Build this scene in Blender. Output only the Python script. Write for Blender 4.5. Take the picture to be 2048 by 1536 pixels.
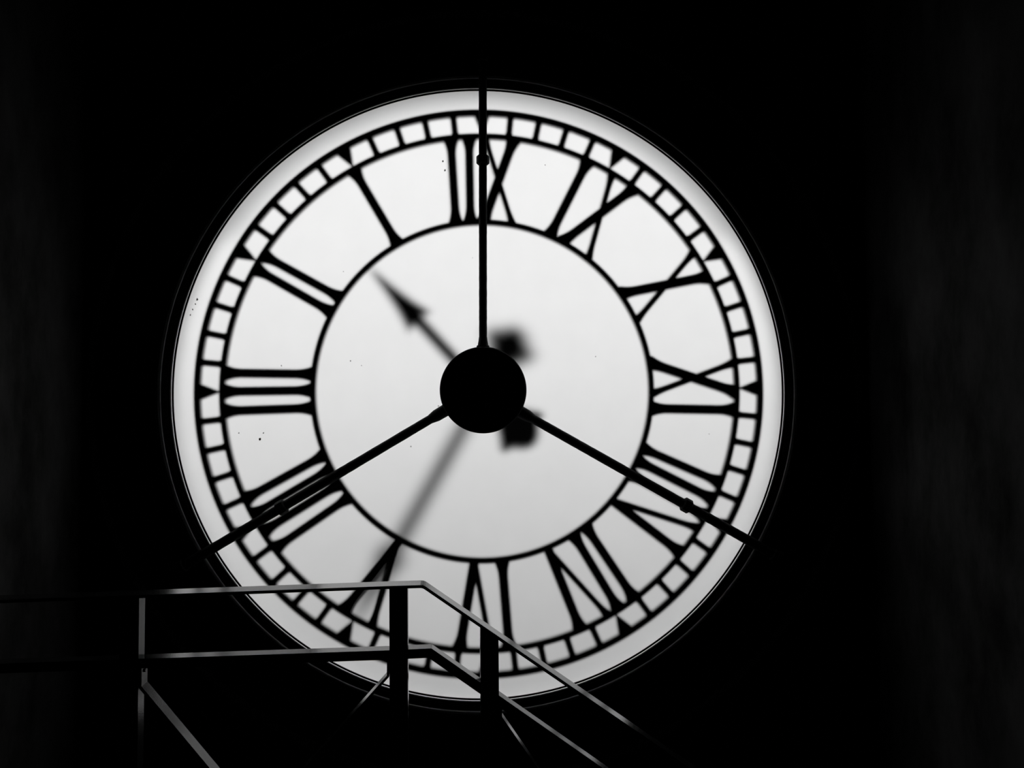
import bpy, bmesh, math, random
from mathutils import Vector, Matrix

random.seed(7)
S = bpy.context.scene
COL = S.collection
for o in list(bpy.data.objects):
    bpy.data.objects.remove(o, do_unlink=True)

# ---------------------------------------------------------------- camera
ZC = 4.70                                   # height of the dial centre above the lower floor
YAW, PITCH, ROLL = 0.05163829, 0.04105073, -0.00902194
fwd = Vector((math.sin(YAW) * math.cos(PITCH), math.cos(YAW) * math.cos(PITCH), math.sin(PITCH)))
right = Vector((math.cos(YAW), -math.sin(YAW), 0))
up = right.cross(fwd)
cr = right * math.cos(ROLL) + up * math.sin(ROLL)
cu = up * math.cos(ROLL) - right * math.sin(ROLL)
cd = bpy.data.cameras.new('camera')
cam = bpy.data.objects.new('camera', cd)
COL.objects.link(cam)
m = Matrix.Identity(4)
for i in range(3):
    m[i][0], m[i][1], m[i][2] = cr[i], cu[i], -fwd[i]
m[0][3], m[1][3], m[2][3] = -0.10597, -7.40394, ZC - 0.25143
cam.matrix_world = m
cd.sensor_fit = 'HORIZONTAL'
cd.sensor_width = 36.0
cd.lens = 36.0 * 1500.0 / 2048.0
cd.clip_end = 200
S.camera = cam

# ---------------------------------------------------------------- daylight outside (overcast sky over hazy ground)
W = bpy.data.worlds.new('overcast_sky')
S.world = W
W.use_nodes = True
nt = W.node_tree
nt.nodes.clear()
tc = nt.nodes.new('ShaderNodeTexCoord')
sep = nt.nodes.new('ShaderNodeSeparateXYZ')
mr = nt.nodes.new('ShaderNodeMapRange')
mr.interpolation_type = 'SMOOTHSTEP'
mr.inputs['From Min'].default_value = -0.33
mr.inputs['From Max'].default_value = 0.17
mr.inputs['To Min'].default_value = 0.30
mr.inputs['To Max'].default_value = 0.94
bg = nt.nodes.new('ShaderNodeBackground')
bg.inputs['Color'].default_value = (1, 1, 1, 1)
wo = nt.nodes.new('ShaderNodeOutputWorld')
nt.links.new(tc.outputs['Generated'], sep.inputs[0])
nt.links.new(sep.outputs['Z'], mr.inputs['Value'])
nt.links.new(mr.outputs['Result'], bg.inputs['Strength'])
nt.links.new(bg.outputs[0], wo.inputs[0])

S.view_settings.view_transform = 'Standard'
S.view_settings.look = 'None'
S.view_settings.gamma = 1.0
S.view_settings.use_curve_mapping = False
S.view_settings.exposure = 0.0
try:
    S.cycles.use_denoising = True
    S.cycles.max_bounces = 8
    S.cycles.diffuse_bounces = 3
    S.cycles.glossy_bounces = 3
except Exception:
    pass

# ---------------------------------------------------------------- materials
def grey(v):
    return (v, v, v, 1)

def paint(name, lo, hi, rough, spec=0.5, nscale=6.0, stretch=(1, 1, 1), bump=0.0, bscale=60.0):
    mt = bpy.data.materials.new(name)
    mt.use_nodes = True
    t = mt.node_tree
    b = t.nodes['Principled BSDF']
    b.inputs['Roughness'].default_value = rough
    b.inputs['Specular IOR Level'].default_value = spec
    co = t.nodes.new('ShaderNodeTexCoord')
    mp = t.nodes.new('ShaderNodeMapping')
    mp.inputs['Scale'].default_value = stretch
    t.links.new(co.outputs['Object'], mp.inputs[0])
    nz = t.nodes.new('ShaderNodeTexNoise')
    nz.inputs['Scale'].default_value = nscale
    nz.inputs['Detail'].default_value = 8
    nz.inputs['Roughness'].default_value = 0.65
    t.links.new(mp.outputs[0], nz.inputs['Vector'])
    rp = t.nodes.new('ShaderNodeValToRGB')
    rp.color_ramp.elements[0].position = 0.35
    rp.color_ramp.elements[1].position = 0.70
    rp.color_ramp.elements[0].color = grey(lo)
    rp.color_ramp.elements[1].color = grey(hi)
    t.links.new(nz.outputs[0], rp.inputs[0])
    t.links.new(rp.outputs[0], b.inputs['Base Color'])
    if bump:
        n2 = t.nodes.new('ShaderNodeTexNoise')
        n2.inputs['Scale'].default_value = bscale
        n2.inputs['Detail'].default_value = 5
        t.links.new(mp.outputs[0], n2.inputs['Vector'])
        bp = t.nodes.new('ShaderNodeBump')
        bp.inputs['Strength'].default_value = bump
        bp.inputs['Distance'].default_value = 0.01
        t.links.new(n2.outputs[0], bp.inputs['Height'])
        t.links.new(bp.outputs[0], b.inputs['Normal'])
    return mt

M_wall = paint('black_plaster', 0.009, 0.068, 0.95, 0.05, 1.3, (1, 1, 0.45), 0.6, 9.0)
M_front = paint('black_front_plaster', 0.004, 0.012, 0.95, 0.05, 2.0, (1, 1, 1), 0.4, 9.0)
M_floor = paint('dark_boards', 0.006, 0.016, 0.8, 0.1, 3.0)
M_iron = paint('black_cast_iron', 0.004, 0.010, 0.7, 0.1, 8.0)
M_hub = paint('black_painted_iron', 0.004, 0.009, 0.7, 0.15, 8.0, bump=0.15, bscale=40)
M_rail = paint('dark_gloss_paint', 0.012, 0.022, 0.145, 0.31, 20.0, bump=0.02, bscale=150)
M_bezel = paint('black_gloss_bezel', 0.006, 0.012, 0.22, 0.5, 10.0)
M_bead = paint('worn_steel', 0.70, 0.95, 0.36, 0.5, 14.0)
M_bead.node_tree.nodes['Principled BSDF'].inputs['Metallic'].default_value = 1.0
M_lip = paint('bare_steel_edge', 0.60, 0.85, 0.22, 0.5, 14.0)
M_lip.node_tree.nodes['Principled BSDF'].inputs['Metallic'].default_value = 1.0
M_mould = paint('dark_plaster_moulding', 0.08, 0.16, 0.9, 0.1, 4.0)
M_rubber = paint('black_glazing_putty', 0.008, 0.02, 0.8, 0.1, 10.0)
M_stone = paint('pale_stone', 0.74, 0.84, 0.9, 0.2, 5.0)
M_dirt = paint('dark_grime', 0.02, 0.05, 0.9, 0.1, 30.0)

def glass_opal():
    mt = bpy.data.materials.new('opal_glass_face')
    mt.use_nodes = True
    t = mt.node_tree
    t.nodes.clear()
    out = t.nodes.new('ShaderNodeOutputMaterial')
    rf = t.nodes.new('ShaderNodeBsdfRefraction')
    rf.distribution = 'BECKMANN'
    rf.inputs['Roughness'].default_value = 0.87
    rf.inputs['IOR'].default_value = 1.45
    co = t.nodes.new('ShaderNodeTexCoord')
    nz = t.nodes.new('ShaderNodeTexNoise')
    nz.inputs['Scale'].default_value = 3.0
    nz.inputs['Detail'].default_value = 6
    rp = t.nodes.new('ShaderNodeValToRGB')
    rp.color_ramp.elements[0].position = 0.3
    rp.color_ramp.elements[1].position = 0.7
    rp.color_ramp.elements[0].color = grey(0.97)
    rp.color_ramp.elements[1].color = grey(1.0)
    t.links.new(co.outputs['Object'], nz.inputs['Vector'])
    t.links.new(nz.outputs[0], rp.inputs[0])
    t.links.new(rp.outputs[0], rf.inputs['Color'])
    t.links.new(rf.outputs[0], out.inputs[0])
    return mt

def glass_clear():
    mt = bpy.data.materials.new('clear_glass_back')
    mt.use_nodes = True
    t = mt.node_tree
    t.nodes.clear()
    out = t.nodes.new('ShaderNodeOutputMaterial')
    tr = t.nodes.new('ShaderNodeBsdfTransparent')
    t.links.new(tr.outputs[0], out.inputs[0])
    return mt

M_opal, M_clear = glass_opal(), glass_clear()

# ---------------------------------------------------------------- helpers
def tag(o, label=None, cat=None, kind=None, group=None):
    if label: o['label'] = label
    if cat: o['category'] = cat
    if kind: o['kind'] = kind
    if group: o['group'] = group
    return o

def empty(name, loc=(0, 0, 0), rz=0.0):
    o = bpy.data.objects.new(name, None)
    o.empty_display_size = 0.2
    o.location = loc
    o.rotation_euler = (0, 0, rz)
    COL.objects.link(o)
    return o

def link(name, me, mats, parent=None, loc=(0, 0, 0)):
    o = bpy.data.objects.new(name, me)
    if not me.materials:
        for mm in (mats if isinstance(mats, (list, tuple)) else [mats]):
            me.materials.append(mm)
    COL.objects.link(o)
    o.parent = parent
    o.location = loc
    return o

def mesh_of(name, bm, smooth=None):
    bmesh.ops.recalc_face_normals(bm, faces=bm.faces)
    me = bpy.data.meshes.new(name)
    bm.to_mesh(me)
    bm.free()
    if smooth is not None:
        for p in me.polygons:
            p.use_smooth = True
        try:
            me.set_sharp_from_angle(angle=math.radians(smooth))
        except Exception:
            pass
    return me

def box(bm, x0, x1, y0, y1, z0, z1):
    v = [bm.verts.new((x, y, z)) for x in (x0, x1) for y in (y0, y1) for z in (z0, z1)]
    for f in ((0, 1, 3, 2), (4, 6, 7, 5), (0, 4, 5, 1), (2, 3, 7, 6), (0, 2, 6, 4), (1, 5, 7, 3)):
        bm.faces.new([v[i] for i in f])

def prism(bm, pts, y0, y1):
    """outline in (x, z), thickness along y"""
    a = [bm.verts.new((x, y0, z)) for x, z in pts]
    b = [bm.verts.new((x, y1, z)) for x, z in pts]
    n = len(pts)
    bm.faces.new(a)
    bm.faces.new(b[::-1])
    for i in range(n):
        j = (i + 1) % n
        bm.faces.new((a[i], b[i], b[j], a[j]))

def lathe(bm, prof, n=288, closed=True):
    """profile of (r, y) turned about the y axis"""
    rings = []
    for r, y in prof:
        rings.append([bm.verts.new((r * math.sin(2 * math.pi * k / n), y, r * math.cos(2 * math.pi * k / n))) for k in range(n)])
    cnt = len(prof)
    for i in range(cnt if closed else cnt - 1):
        A, B = rings[i], rings[(i + 1) % cnt]
        for k in range(n):
            l = (k + 1) % n
            bm.faces.new((A[k], A[l], B[l], B[k]))
    return rings

def annulus(bm, r0, r1, y0, y1, n=288):
    lathe(bm, [(r0, y0), (r1, y0), (r1, y1), (r0, y1)], n)

def pol(r, deg):
    a = math.radians(deg)
    return Vector((r * math.sin(a), r * math.cos(a)))

def add_bevel(bm, w, seg=1):
    bmesh.ops.bevel(bm, geom=list(bm.edges), offset=w, segments=seg, affect='EDGES', profile=0.5)

# ================================================================= SETTING
XL, XR, ZT = -3.82, 3.86, ZC + 4.5
def struct(name, bm, mat, label=None, smooth=None, loc=(0, 0, 0)):
    o = link(name, mesh_of(name, bm, smooth), mat, None, loc)
    tag(o, label, None, 'structure')
    return o

# front wall with the round opening
bm = bmesh.new()
nseg = 288
HR = 3.12
for y in (0.0, 0.36):
    inner = [bm.verts.new((HR * math.sin(2 * math.pi * k / nseg), y, ZC + HR * math.cos(2 * math.pi * k / nseg))) for k in range(nseg)]
    outer = []
    for k in range(nseg):
        a = 2 * math.pi * k / nseg
        dx, dz = math.sin(a), math.cos(a)
        x0, x1, z0, z1 = XL - .1, XR + .1, -0.1, ZT + .1
        t = 1e9
        if dx > 1e-6: t = min(t, x1 / dx)
        if dx < -1e-6: t = min(t, x0 / dx)
        if dz > 1e-6: t = min(t, (z1 - ZC) / dz)
        if dz < -1e-6: t = min(t, (z0 - ZC) / dz)
        outer.append(bm.verts.new((dx * t, y, ZC + dz * t)))
    # corner fillers
    corners = {}
    for k in range(nseg):
        l = (k + 1) % nseg
        a, b = outer[k].co, outer[l].co
        if abs(a.x - b.x) > 1e-4 and abs(a.z - b.z) > 1e-4:
            cx = x1 if max(a.x, b.x) > x1 - 1e-3 else x0
            cz = z1 if max(a.z, b.z) > z1 - 1e-3 else z0
            cv = bm.verts.new((cx, y, cz))
            bm.faces.new((inner[k], inner[l], outer[l], cv, outer[k]))
        else:
            bm.faces.new((inner[k], inner[l], outer[l], outer[k]))
    if y == 0.0:
        first = inner
    else:
        for k in range(nseg):
            l = (k + 1) % nseg
            bm.faces.new((first[k], first[l], inner[l], inner[k]))
wf = struct('wall_front', bm, M_front, 'black plaster wall around the round clock opening')

bm = bmesh.new(); box(bm, XL - .2, XL, -12.0, 0.0, -.1, ZT + .1); struct('wall_left', bm, M_wall, 'dark blotchy plaster wall left of the clock')
bm = bmesh.new(); box(bm, XR, XR + .2, -12.0, 0.0, -.1, ZT + .1); struct('wall_right', bm, M_wall, 'dark streaked plaster wall right of the clock')
bm = bmesh.new(); box(bm, XL - .2, XR + .2, -12.2, -12.0, -.1, ZT + .1); struct('wall_back', bm, M_wall)
bm = bmesh.new(); box(bm, XL, XR, -12.0, 0.0, -.1, 0.0); struct('floor', bm, M_floor)
bm = bmesh.new(); box(bm, XL, XR, -12.0, 0.0, ZT, ZT + .1); struct('ceiling', bm, M_wall)

# pale stone reveal outside the glass
bm = bmesh.new()
lathe(bm, [(3.030, 0.013), (3.118, 0.013), (3.118, 0.40), (3.098, 0.40)], 288)
struct('trim_1', bm, M_stone, 'pale stone reveal of the round opening', 60, (0, 0, ZC))
# unseen hood added outside the opening to darken the top rim of the glass
bm = bmesh.new()
nh = 120
prof_h = [(3.122, 0.365), (3.300, 0.365), (3.260, 0.74), (3.215, 0.78), (3.175, 0.78), (3.165, 0.74)]
rg = []
for k in range(nh + 1):
    a = math.radians(-58 + 116 * k / nh)
    rg.append([bm.verts.new((r * math.sin(a), y, r * math.cos(a))) for r, y in prof_h])
for A, B in zip(rg[:-1], rg[1:]):
    for i in range(len(prof_h)):
        j = (i + 1) % len(prof_h)
        bm.faces.new((A[i], A[j], B[j], B[i]))
bm.faces.new(rg[0]); bm.faces.new(rg[-1][::-1])
struct('shade_hood', bm, M_stone, 'added unseen hood shading the top of the round opening from outside', 60, (0, 0, ZC))
# raised plaster moulding round the opening
bm = bmesh.new()
prof = [(3.745, 0.0)] + [(3.785 - 0.04 * math.cos(math.pi * i / 10), -0.04 * math.sin(math.pi * i / 10)) for i in range(1, 10)] + [(3.82, 0.0)]
prof = [(min(r, 3.818), y) for r, y in prof]
lathe(bm, prof, 240)
struct('trim_2', bm, M_mould, 'raised round plaster moulding about the clock opening', 60, (0, 0, ZC))

# upper platform with the stair opening, and the stair going down to the right
ZP = ZC - 1.9514
XS = -0.33
bm = bmesh.new()
box(bm, XL, XR, -12.0, -4.95, ZP - .16, ZP)
box(bm, XL, XS, -4.95, -3.86, ZP - .16, ZP)
struct('floor_platform', bm, M_floor)
bm = bmesh.new()
RISE, RUN = ZP / 15.0, 0.2440
for k in range(1, 15):
    box(bm, XS + RUN * (k - 1), XS + RUN * k, -4.95, -3.72, ZP - RISE * k - .16, ZP - RISE * k)
struct('stair_flight', bm, M_floor)

# ================================================================= CLOCK DIAL
dial = empty('clock_dial', (0, 0, ZC))
tag(dial, 'huge backlit white glass clock dial with black roman numerals seen mirrored from behind', 'clock dial')

YB0, YB1 = 0.055, 0.075                     # iron skeleton stands off behind the opal glass
YG0, YG1 = 0.0, 0.012                       # glass panes
R_IN0, R_IN1 = 1.648, 1.710
R_BD0, R_BD1 = 2.521, 2.585
R_OU0, R_OU1 = 2.755, 2.827
R_INM, R_BDM, R_OUM = 1.6786, 2.5566, 2.791
R_GL = 3.028

for nm, a, b in (('inner_ring', R_IN0, R_IN1), ('numeral_ring', R_BD0, R_BD1), ('outer_ring', R_OU0, R_OU1)):
    bm = bmesh.new()
    annulus(bm, a, b, YB0, YB1)
    link(nm, mesh_of(nm, bm, 40), M_iron, dial)

# strokes: kind, angle on inner ring, angle on numeral ring (clockwise as seen from inside), width
NUM = [
 ('twelve', [('I', 350.83, 352.90, .0744), ('I', 355.81, 357.05, .0730), ('x', 10.25, .51, .0412), ('X', .21, 7.23, .0860)]),
 ('eleven', [('I', 23.55, 24.82, .0815), ('x', 39.08, 31.02, .0448), ('X', 28.26, 37.12, .0829)]),
 ('ten', [('X', 55.22, 63.64, .0870), ('x', 66.09, 57.05, .0471)]),
 ('nine', [('X', 81.04, 91.00, .0870), ('x', 91.77, 84.12, .0490), ('I', 96.78, 94.97, .0825)]),
 ('eight', [('I', 110.66, 111.83, .0746), ('I', 115.24, 115.96, .0800), ('I', 120.32, 120.15, .0800), ('v', 131.20, 123.23, .0489), ('V', 131.20, 130.07, .0826)]),
 ('seven', [('I', 143.75, 144.70, .0789), ('I', 148.71, 148.91, .0777), ('v', 158.80, 151.60, .0447), ('V', 158.50, 158.52, .0833)]),
 ('six', [('I', 174.40, 174.90, .0816), ('v', 183.60, 178.89, .0451), ('V', 183.60, 185.80, .0841)]),
 ('five', [('v', 210.00, 205.71, .0493), ('V', 209.60, 212.84, .0840)]),
 ('four', [('I', 231.87, 233.24, .0720), ('I', 237.42, 237.76, .0770), ('I', 243.28, 242.05, .0640), ('I', 248.21, 245.83, .0750)]),
 ('three', [('I', 264.34, 265.76, .0789), ('I', 270.26, 270.05, .0765), ('I', 275.68, 274.15, .0766)]),
 ('two', [('I', 297.39, 298.37, .0748), ('I', 303.12, 301.82, .0725)]),
 ('one', [('I', 329.76, 329.81, .0780)]),
]

def stroke_pts(kind, ai, ao, w):
    a, b = pol(R_INM, ai), pol(R_BDM, ao)
    d = b - a
    L = d.length
    d.normalize()
    n = Vector((d.y, -d.x))
    fi = {'I': .030, 'X': .024, 'x': .014, 'V': 0, 'v': 0}[kind]
    fo = {'I': .036, 'X': .028, 'x': .018, 'V': .032, 'v': .020}[kind]
    LF = .17
    ts = [0.0, .024]
    ts += [.024 + LF * i / 9 for i in range(1, 10)]
    ts += [L - .03 - LF * i / 9 for i in range(9, 0, -1)]
    ts += [L - .03, L]
    lft, rgt = [], []
    for t in ts:
        hw = w / 2 + .0065
        si = max(t - .024, 0)
        if si < LF: hw += fi * (1 - si / LF) ** 2.4
        so = max(L - .03 - t, 0)
        if so < LF: hw += fo * (1 - so / LF) ** 2.4
        c = a + d * t
        lft.append(c + n * hw)
        rgt.append(c - n * hw)
    return lft + rgt[::-1]

for nm, strokes in NUM:
    ne = bpy.data.objects.new('numeral', None)
    COL.objects.link(ne)
    ne.parent = dial
    ne['label'] = 'black roman numeral ' + nm + ' seen mirrored'
    for k, (kind, ai, ao, w) in enumerate(strokes):
        bm = bmesh.new()
        # overlapping strokes of one numeral are cast at very slightly different depths
        e = 0.0012 * (k % 3)
        prism(bm, stroke_pts(kind, ai, ao, w), YB0 - e, YB1 + e)
        link('stroke', mesh_of('stroke', bm), M_iron, ne)

# minute bars and hour darts
bm = bmesh.new()
hwb = .0320
prism(bm, [(-hwb - .010, 2.560), (-hwb - .006, 2.590), (-hwb, 2.606), (-hwb, 2.735), (-hwb - .006, 2.750), (-hwb - .010, 2.785),
           (hwb + .010, 2.785), (hwb + .006, 2.750), (hwb, 2.735), (hwb, 2.606), (hwb + .006, 2.590), (hwb + .010, 2.560)], YB0, YB1)
me_bar = mesh_of('minute_bar', bm)
bm = bmesh.new()
prism(bm, [(-.018, 2.560), (-.011, 2.594), (-.019, 2.610), (-.074, 2.748), (-.094, 2.785), (.094, 2.785), (.074, 2.748), (.019, 2.610), (.011, 2.594), (.018, 2.560)], YB0, YB1)
me_dart = mesh_of('hour_marker', bm)
for k in range(60):
    o = link('hour_marker' if k % 5 == 0 else 'minute_bar', me_dart if k % 5 == 0 else me_bar, M_iron, dial)
    o.rotation_euler = (0, math.radians(6 * k), 0)

# --- glass panes -----------------------------------------------------------
def pane_mesh(name, pts):
    c = Vector((0, 0))
    for q in pts: c += q
    c /= len(pts)
    out = []
    for q in pts:
        d = q - c
        out.append(q - d.normalized() * 0.0008)
    bm = bmesh.new()
    prism(bm, [(q.x, q.y) for q in out], YG0, YG1)
    bmesh.ops.recalc_face_normals(bm, faces=bm.faces)
    me = bpy.data.meshes.new(name)
    bm.to_mesh(me)
    bm.free()
    me.materials.append(M_opal)
    me.materials.append(M_clear)
    for p in me.polygons:
        p.material_index = 0 if p.normal.y < -0.9 else 1
    return me

def arc(r, a0, a1, step=1.0):
    n = max(2, int(abs(a1 - a0) / step) + 1)
    return [pol(r, a0 + (a1 - a0) * i / n) for i in range(n + 1)]

def pane(name, pts):
    return link(name, pane_mesh(name, pts), None, dial)

pane('centre_pane', [pol(R_INM, 360 * k / 180) for k in range(180)])
# rim pane: annulus
bm = bmesh.new()
annulus(bm, R_OUM + .0008, R_GL, YG0, YG1)
me = mesh_of('rim_pane', bm)
me.materials.append(M_opal); me.materials.append(M_clear)
for p in me.polygons:
    p.material_index = 0 if p.normal.y < -0.9 else 1
link('rim_pane', me, None, dial)
# minute panes share one mesh
me_min = pane_mesh('minute_pane', arc(R_BDM, 0, 6) + arc(R_OUM, 6, 0))
for k in range(60):
    o = link('minute_pane', me_min, None, dial)
    o.rotation_euler = (0, math.radians(6 * k), 0)

# numeral panes: between successive stroke lines
def seg_cross(p1, p2, p3, p4):
    d1, d2 = p2 - p1, p4 - p3
    den = d1.x * d2.y - d1.y * d2.x
    t = ((p3.x - p1.x) * d2.y - (p3.y - p1.y) * d2.x) / den
    return p1 + d1 * t

paths = []          # (inner angle, outer angle, mid point or None), clockwise
def norm_near(a, ref):
    while a - ref > 180: a -= 360
    while a - ref < -180: a += 360
    return a
for nm, strokes in NUM:
    st = []
    ref = strokes[0][2]
    for (kd, ai, ao, w) in strokes:
        st.append((kd, norm_near(ai, ref), norm_near(ao, ref)))
    Xs = [s for s in st if s[0] in 'Xx']
    loc_paths = [(s[1], s[2], None) for s in st if s[0] not in 'Xx']
    if Xs:
        (k1, i1, o1), (k2, i2, o2) = Xs
        C = seg_cross(pol(R_INM, i1), pol(R_BDM, o1), pol(R_INM, i2), pol(R_BDM, o2))
        lo_i, hi_i, lo_o, hi_o = min(i1, i2), max(i1, i2), min(o1, o2), max(o1, o2)
        loc_paths += [(lo_i, lo_o, C), (hi_i, hi_o, C)]
        pane('numeral_pane', arc(R_INM, lo_i, hi_i) + [C])
        pane('numeral_pane', arc(R_BDM, lo_o, hi_o) + [C])
    paths += loc_paths
paths = [(a, b, c) for a, b, c in paths]
def key(p):
    return ((p[0] % 360) + (norm_near(p[1], p[0]) - p[0]) * .5 + 12) % 360
paths.sort(key=key)
XC = {id(p): p for p in paths}
for k, p in enumerate(paths):
    q = paths[(k + 1) % len(paths)]
    if p[2] is not None and q[2] is not None and (p[2] - q[2]).length < 1e-6:
        continue                                # the two sides of one X: its cells exist already
    ai0 = p[0]; ai1 = norm_near(q[0], ai0)
    ao0 = norm_near(p[1], ai0); ao1 = norm_near(q[1], ai1)
    if ai1 - ai0 < -1: ai1 += 360
    if ai1 - ai0 > 0.6:
        pts = arc(R_INM, ai0, ai1)
    else:
        pts = [pol(R_INM, (ai0 + ai1) / 2)]
    if q[2] is not None: pts.append(q[2].copy())
    pts += arc(R_BDM, ao1, ao0)
    if p[2] is not None: pts.append(p[2].copy())
    pane('numeral_pane', pts)

# --- putty, bezel, bead
bm = bmesh.new()
lathe(bm, [(2.997, -0.001), (3.000, -0.009), (3.0095, -0.010), (3.0095, -0.001)])
link('putty_ring', mesh_of('putty_ring', bm, 40), M_rubber, dial)
bm = bmesh.new()
lathe(bm, [(3.014, -0.0005), (3.014, -0.026), (3.016, -0.034), (3.040, -0.036), (3.044, -0.040), (3.098, -0.040), (3.100, -0.036), (3.165, -0.036), (3.168, -0.0005)])
bz = link('bezel', mesh_of('bezel', bm, 25), M_bezel, dial)
bm = bmesh.new()
lathe(bm, [(3.0098, -0.0006), (3.0098, -0.024), (3.0115, -0.027), (3.0135, -0.027), (3.0135, -0.0006)])
tag(link('inner_lip', mesh_of('inner_lip', bm, 40), M_lip, bz), 'thin bright steel edge next to the glass')
bm = bmesh.new()
lathe(bm, [(3.1210 - .0175 * math.cos(math.pi * i / 12), -.036 - .0158 * math.sin(math.pi * i / 12)) for i in range(13)])
tag(link('bead', mesh_of('bead', bm, 60), M_bead, bz), 'thin worn grey bead on the black bezel')

# --- specks of grime on the outside of the glass
SP = [(-2.785, .899, .011), (-2.803, .855, .007), (-2.827, .801, .006), (-2.850, .747, .007), (-.393, 2.282, .009), (-.373, 2.192, .009),
      (-2.179, -.464, .010), (-2.145, -.406, .006), (-2.379, -.404, .005), (-.449, -.158, .005), (-.720, -.553, .005), (.630, 2.255, .005),
      (-1.376, 1.175, .004), (-1.308, .291, .005), (-1.201, .246, .004), (-1.975, .250, .005), (1.115, .323, .004), (2.249, -.461, .004),
      (-.105, 1.312, .004), (-.758, 2.917, .006)]
for x, z, r in SP:
    bm = bmesh.new()
    pts = []
    for k in range(7):
        a = 2 * math.pi * k / 7
        rr = 1.25 * r * random.uniform(.5, 1.1)
        pts.append((x + rr * math.cos(a), z + 1.3 * rr * math.sin(a)))
    prism(bm, pts, YG1 + .0004, YG1 + .002)
    link('grime_speck', mesh_of('grime_speck', bm), M_dirt, dial)

# ================================================================= HANDS (outside, seen as blurred shadows)
PX = 0.00494
def hand(name, ang, y0, k, barb, tip, hw, extra, label):
    o = empty(name, (0, 0, ZC))
    o.rotation_euler = (0, math.radians(ang), 0)
    tag(o, label, 'clock hand', None, None)
    u = PX * k
    L = tip - barb
    g = extra
    prof = [(barb - 5, 31 + g), (barb + 3, 26 + g), (barb + .12 * L, 21.5 + g), (barb + .26 * L, 16 + g), (barb + .42 * L, 11.5 + g), (barb + .6 * L, 7 + g), (barb + .8 * L, 3.5 + .8 * g)]
    pts = [(a, b) for a, b in prof] + [(tip, .8), (tip, -.8)] + [(a, -b) for a, b in reversed(prof)] + [(barb + 1, -hw - 3), (barb - 8, -hw), (barb - 8, hw), (barb + 1, hw + 3)]
    bm = bmesh.new(); prism(bm, [(-b * u, a * u) for a, b in pts], y0, y0 + .02)
    link('spear_head', mesh_of('spear_head', bm), M_iron, o)
    bm = bmesh.new(); prism(bm, [(-hw * u, .1), (-hw * u, (barb - 6) * u), (hw * u, (barb - 6) * u), (hw * u, .1)], y0 + .002, y0 + .022)
    link('shaft', mesh_of('shaft', bm), M_iron, o)
    tp = [(20, 16), (60, 20 + g), (86, 36 + g), (111, 54 + g), (117, 52 + g), (125, 34), (136, 26), (145, 14), (149, 0)]
    pts = [(-a, b) for a, b in tp] + [(-a, -b) for a, b in reversed(tp[:-1])]
    bm = bmesh.new(); prism(bm, [(-b * u, a * u) for a, b in pts], y0 + .001, y0 + .021)
    link('counterweight', mesh_of('counterweight', bm), M_iron, o)
    bm = bmesh.new(); lathe(bm, [(.06, y0 - .005), (.13, y0 - .005), (.13, y0 + .027), (.06, y0 + .027)], 48)
    link('boss', mesh_of('boss', bm, 40), M_iron, o)
    return o
hand('hour_hand', 317.5, .215, 1.020, 192, 337, 11.8, 2.8, 'short blurred spear hand pointing up left behind the glass')
mh = hand('minute_hand', 210.0, .400, 1.037, 364, 524, 13.2, 4.0, 'long faint blurred spear hand pointing down left behind the glass')
bm = bmesh.new(); lathe(bm, [(.001, .330), (.059, .330), (.059, .44), (.001, .44)], 32)
link('arbor', mesh_of('arbor', bm, 40), M_iron, mh)

# ================================================================= HUB AND STAY RODS (inside, in front of the glass)
hub = empty('hub_support', (0, 0, ZC))
tag(hub, 'black round hub drum held before the dial by three stay rods', 'clock hub')
HX, HZ = -.0118, -.0135
bm = bmesh.new()
lathe(bm, [(.001, -.300), (.350, -.300), (.356, -.292), (.366, -.292), (.372, -.300), (.402, -.300), (.4115, -.290), (.4115, -.110), (.400, -.100), (.20, -.100), (.20, -.004), (.001, -.004)], 160)
link('drum', mesh_of('drum', bm, 30), M_hub, hub, (HX, 0, HZ))

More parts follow.
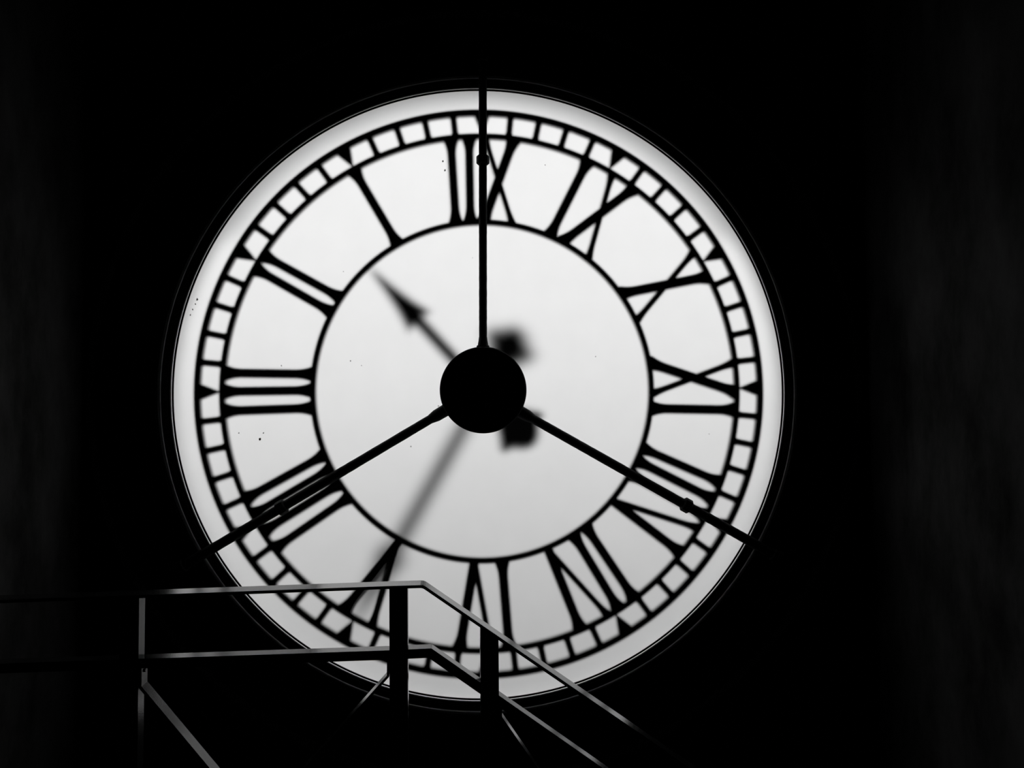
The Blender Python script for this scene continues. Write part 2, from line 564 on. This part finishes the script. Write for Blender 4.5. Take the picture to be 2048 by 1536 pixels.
def rod(tx, tz, rad, nut_r, sl_r, sl_len, rim, seed, grow=.04, off=0.0):
    rnd = random.Random(seed)
    d = Vector((tx - HX, tz - HZ))
    L0 = d.length
    d.normalize()
    y0, y1 = -.160, -.105
    def tube(prof, n=28, jit=0.0):
        bm = bmesh.new()
        rings = []
        side = Vector((d.y, 0, -d.x))
        for dist, r in prof:
            yy = y0 + (y1 - y0) * dist / 3.15
            c = Vector((HX + d.x * dist, yy, HZ + d.y * dist + off * (1 - dist / L0)))
            r *= 1 + (rnd.uniform(-jit, jit) if jit else 0)
            rings.append([bm.verts.new(c + side * (r * math.cos(2 * math.pi * k / n)) + Vector((0, 1, 0)) * (r * math.sin(2 * math.pi * k / n))) for k in range(n)])
        for A, B in zip(rings[:-1], rings[1:]):
            for k in range(n):
                l = (k + 1) % n
                bm.faces.new((A[k], A[l], B[l], B[k]))
        bm.faces.new(rings[0][::-1]); bm.faces.new(rings[-1])
        return bm
    prof = [(.38 + (rim - .38) * i / 90, rad * (1 + grow * (i / 90))) for i in range(91)]
    r = link('stay_rod', mesh_of('stay_rod', tube(prof, 28, .018), 60), M_hub, hub)
    sl = [(.385, sl_r), (.42 + sl_len, sl_r * .97), (.42 + sl_len + .03, sl_r * .86), (.42 + sl_len + .065, rad * 1.03), (.42 + sl_len + .07, rad * .98)]
    link('sleeve', mesh_of('sleeve', tube(sl, 28, .012), 50), M_hub, r)
    nt_ = [(nut_r - .045, rad * 1.02), (nut_r - .045, rad * 1.38), (nut_r - .034, rad * 1.66), (nut_r + .034, rad * 1.66), (nut_r + .045, rad * 1.38), (nut_r + .045, rad * 1.02)]
    link('coupling_nut', mesh_of('coupling_nut', tube(nt_, 8), 20), M_hub, r)
    ft = [(rim - .04, rad * 1.0), (rim - .03, rad * 1.5), (rim + .05, rad * 1.5), (rim + .06, rad)]
    link('foot', mesh_of('foot', tube(ft, 20), 30), M_hub, r)
    return r
rt = rod(.009, 3.106, .0385, 2.268, .051, .03, 3.30, 1)
rl = rod(-2.578, -1.489, .0425, 2.220, .060, .10, 3.30, 2, .12, .024)
rr_ = rod(2.567, -1.496, .0425, 2.285, .060, .07, 3.30, 3, .14, -.004)
# bolts carrying the rod feet on the wall are part of each foot; thin weld collar where the upper rod meets the drum
bm = bmesh.new()
lathe(bm, [(.045, -.012), (.060, -.010), (.063, 0), (.058, .012), (.045, .014)], 24)
wc = link('weld_collar', mesh_of('weld_collar', bm, 50), M_hub, rt, (HX + .002, -.155, HZ + .424))
wc.rotation_euler = (math.radians(90), 0, 0)

# ================================================================= RAILING
RZ = math.radians(1.8)
rail = empty('stair_railing', (-.4501, -3.9539, ZP), RZ)
tag(rail, 'dark metal railing with flat handrail stepping down to the right before the dial', 'railing')

def strip(pts, th):
    """closed outline of a flat bar whose TOP edge follows pts, thickness th below"""
    low = []
    n = len(pts)
    V = [Vector(p) for p in pts]
    for i in range(n):
        if i == 0: d = (V[1] - V[0]).normalized(); nn = Vector((d.y, -d.x)); low.append(V[0] + nn * th); continue
        if i == n - 1: d = (V[-1] - V[-2]).normalized(); nn = Vector((d.y, -d.x)); low.append(V[-1] + nn * th); continue
        d1 = (V[i] - V[i - 1]).normalized(); d2 = (V[i + 1] - V[i]).normalized()
        n1 = Vector((d1.y, -d1.x)); n2 = Vector((d2.y, -d2.x))
        b = (n1 + n2).normalized()
        low.append(V[i] + b * (th / max(.3, b.dot(n1))))
    return [(p.x, p.y) for p in V] + [(p.x, p.y) for p in reversed(low)]

def bar(name, pts, th, y0, y1, parent, bev=.0007, mat=None):
    bm = bmesh.new()
    prism(bm, strip(pts, th), y0, y1)
    bmesh.ops.recalc_face_normals(bm, faces=bm.faces)
    add_bevel(bm, bev, 1)
    return link(name, mesh_of(name, bm), mat or M_rail, parent)

SL = -.712
hand_pts = [(-3.34, .905), (-1.712, .9185), (-.871, .926), (-.04, .9332), (.098, .9335), (.110, .9320), (.121, .9270), (.131, .9200)]
hand_pts += [(x, .9200 + SL * (x - .131)) for x in (.50, 1.001, 2.06)]
bar('handrail', [(x, z - .0015) for x, z in hand_pts], .0135, 0.0, .100, rail)
mid_pts = [(-3.34, .648), (-1.707, .646), (-.869, .6455), (-.043, .6455), (.147, .6475), (.683, .6475 - .7295 * .536), (1.98, .6475 - .7295 * 1.833)]
bar('mid_rail', [(x, z - .0015) for x, z in mid_pts], .0420, .004, .070, rail)
def post(s0, s1, z0, z1, lab=None):
    bm = bmesh.new()
    box(bm, s0, s1, 0.001, .068, z0, z1)
    add_bevel(bm, .0008, 1)
    return link('post', mesh_of('post', bm), M_rail, rail)
post(-1.2120, -1.1310, 0.0, .912)
post(-.0415, .0405, 0.0, .925)
bm = bmesh.new()
prism(bm, [(.3685, -RISE * 2), (.4515, -RISE * 2), (.4515, .9200 + SL * (.4515 - .131) - .012), (.3685, .9200 + SL * (.3685 - .131) - .012)], .001, .068)
bmesh.ops.recalc_face_normals(bm, faces=bm.faces)
add_bevel(bm, .0008, 1)
link('post', mesh_of('post', bm), M_rail, rail)
post(1.95, 2.04, -RISE * 8, -.45)
for s0, s1, z in ((-1.245, -1.10, 0.0), (-.075, .075, 0.0)):
    bm = bmesh.new(); box(bm, s0, s1, -.02, .09, z, z + .012); add_bevel(bm, .002, 1)
    link('foot_plate', mesh_of('foot_plate', bm), M_rail, rail)

def brace(pts, th, tab_x, tab_z, side):
    o = bar('brace', pts, th, .002, .068, rail)
    bm = bmesh.new()
    n = 6
    a = [bm.verts.new((0, .008 * math.cos(2 * math.pi * k / n), .008 * math.sin(2 * math.pi * k / n))) for k in range(n)]
    b = [bm.verts.new((.006 * side, .008 * math.cos(2 * math.pi * k / n), .008 * math.sin(2 * math.pi * k / n))) for k in range(n)]
    bm.faces.new(a); bm.faces.new(b[::-1])
    for k in range(n):
        bm.faces.new((a[k], a[(k + 1) % n], b[(k + 1) % n], b[k]))
    link('bolt', mesh_of('bolt', bm), M_rail, o, (tab_x, .035, tab_z))
    return o
# brace of the left post runs down to the right, its top edge listed from the tab downwards
brace([(-1.1175, .603), (-1.1175, .5255), (-.695, 0.0)], .0133, -1.1173, .585, 1)
# brace of the middle post runs down to the left (listed upwards so that the thickness lies below)
brace([(-.548, 0.0), (-.0535, .5315), (-.0525, .607)], .0110, -.0530, .590, -1)
# brace of the stair post runs down to the right
brace([(.4650, .395), (.4650, .328), (1.304, -.912)], .0133, .4652, .362, 1)
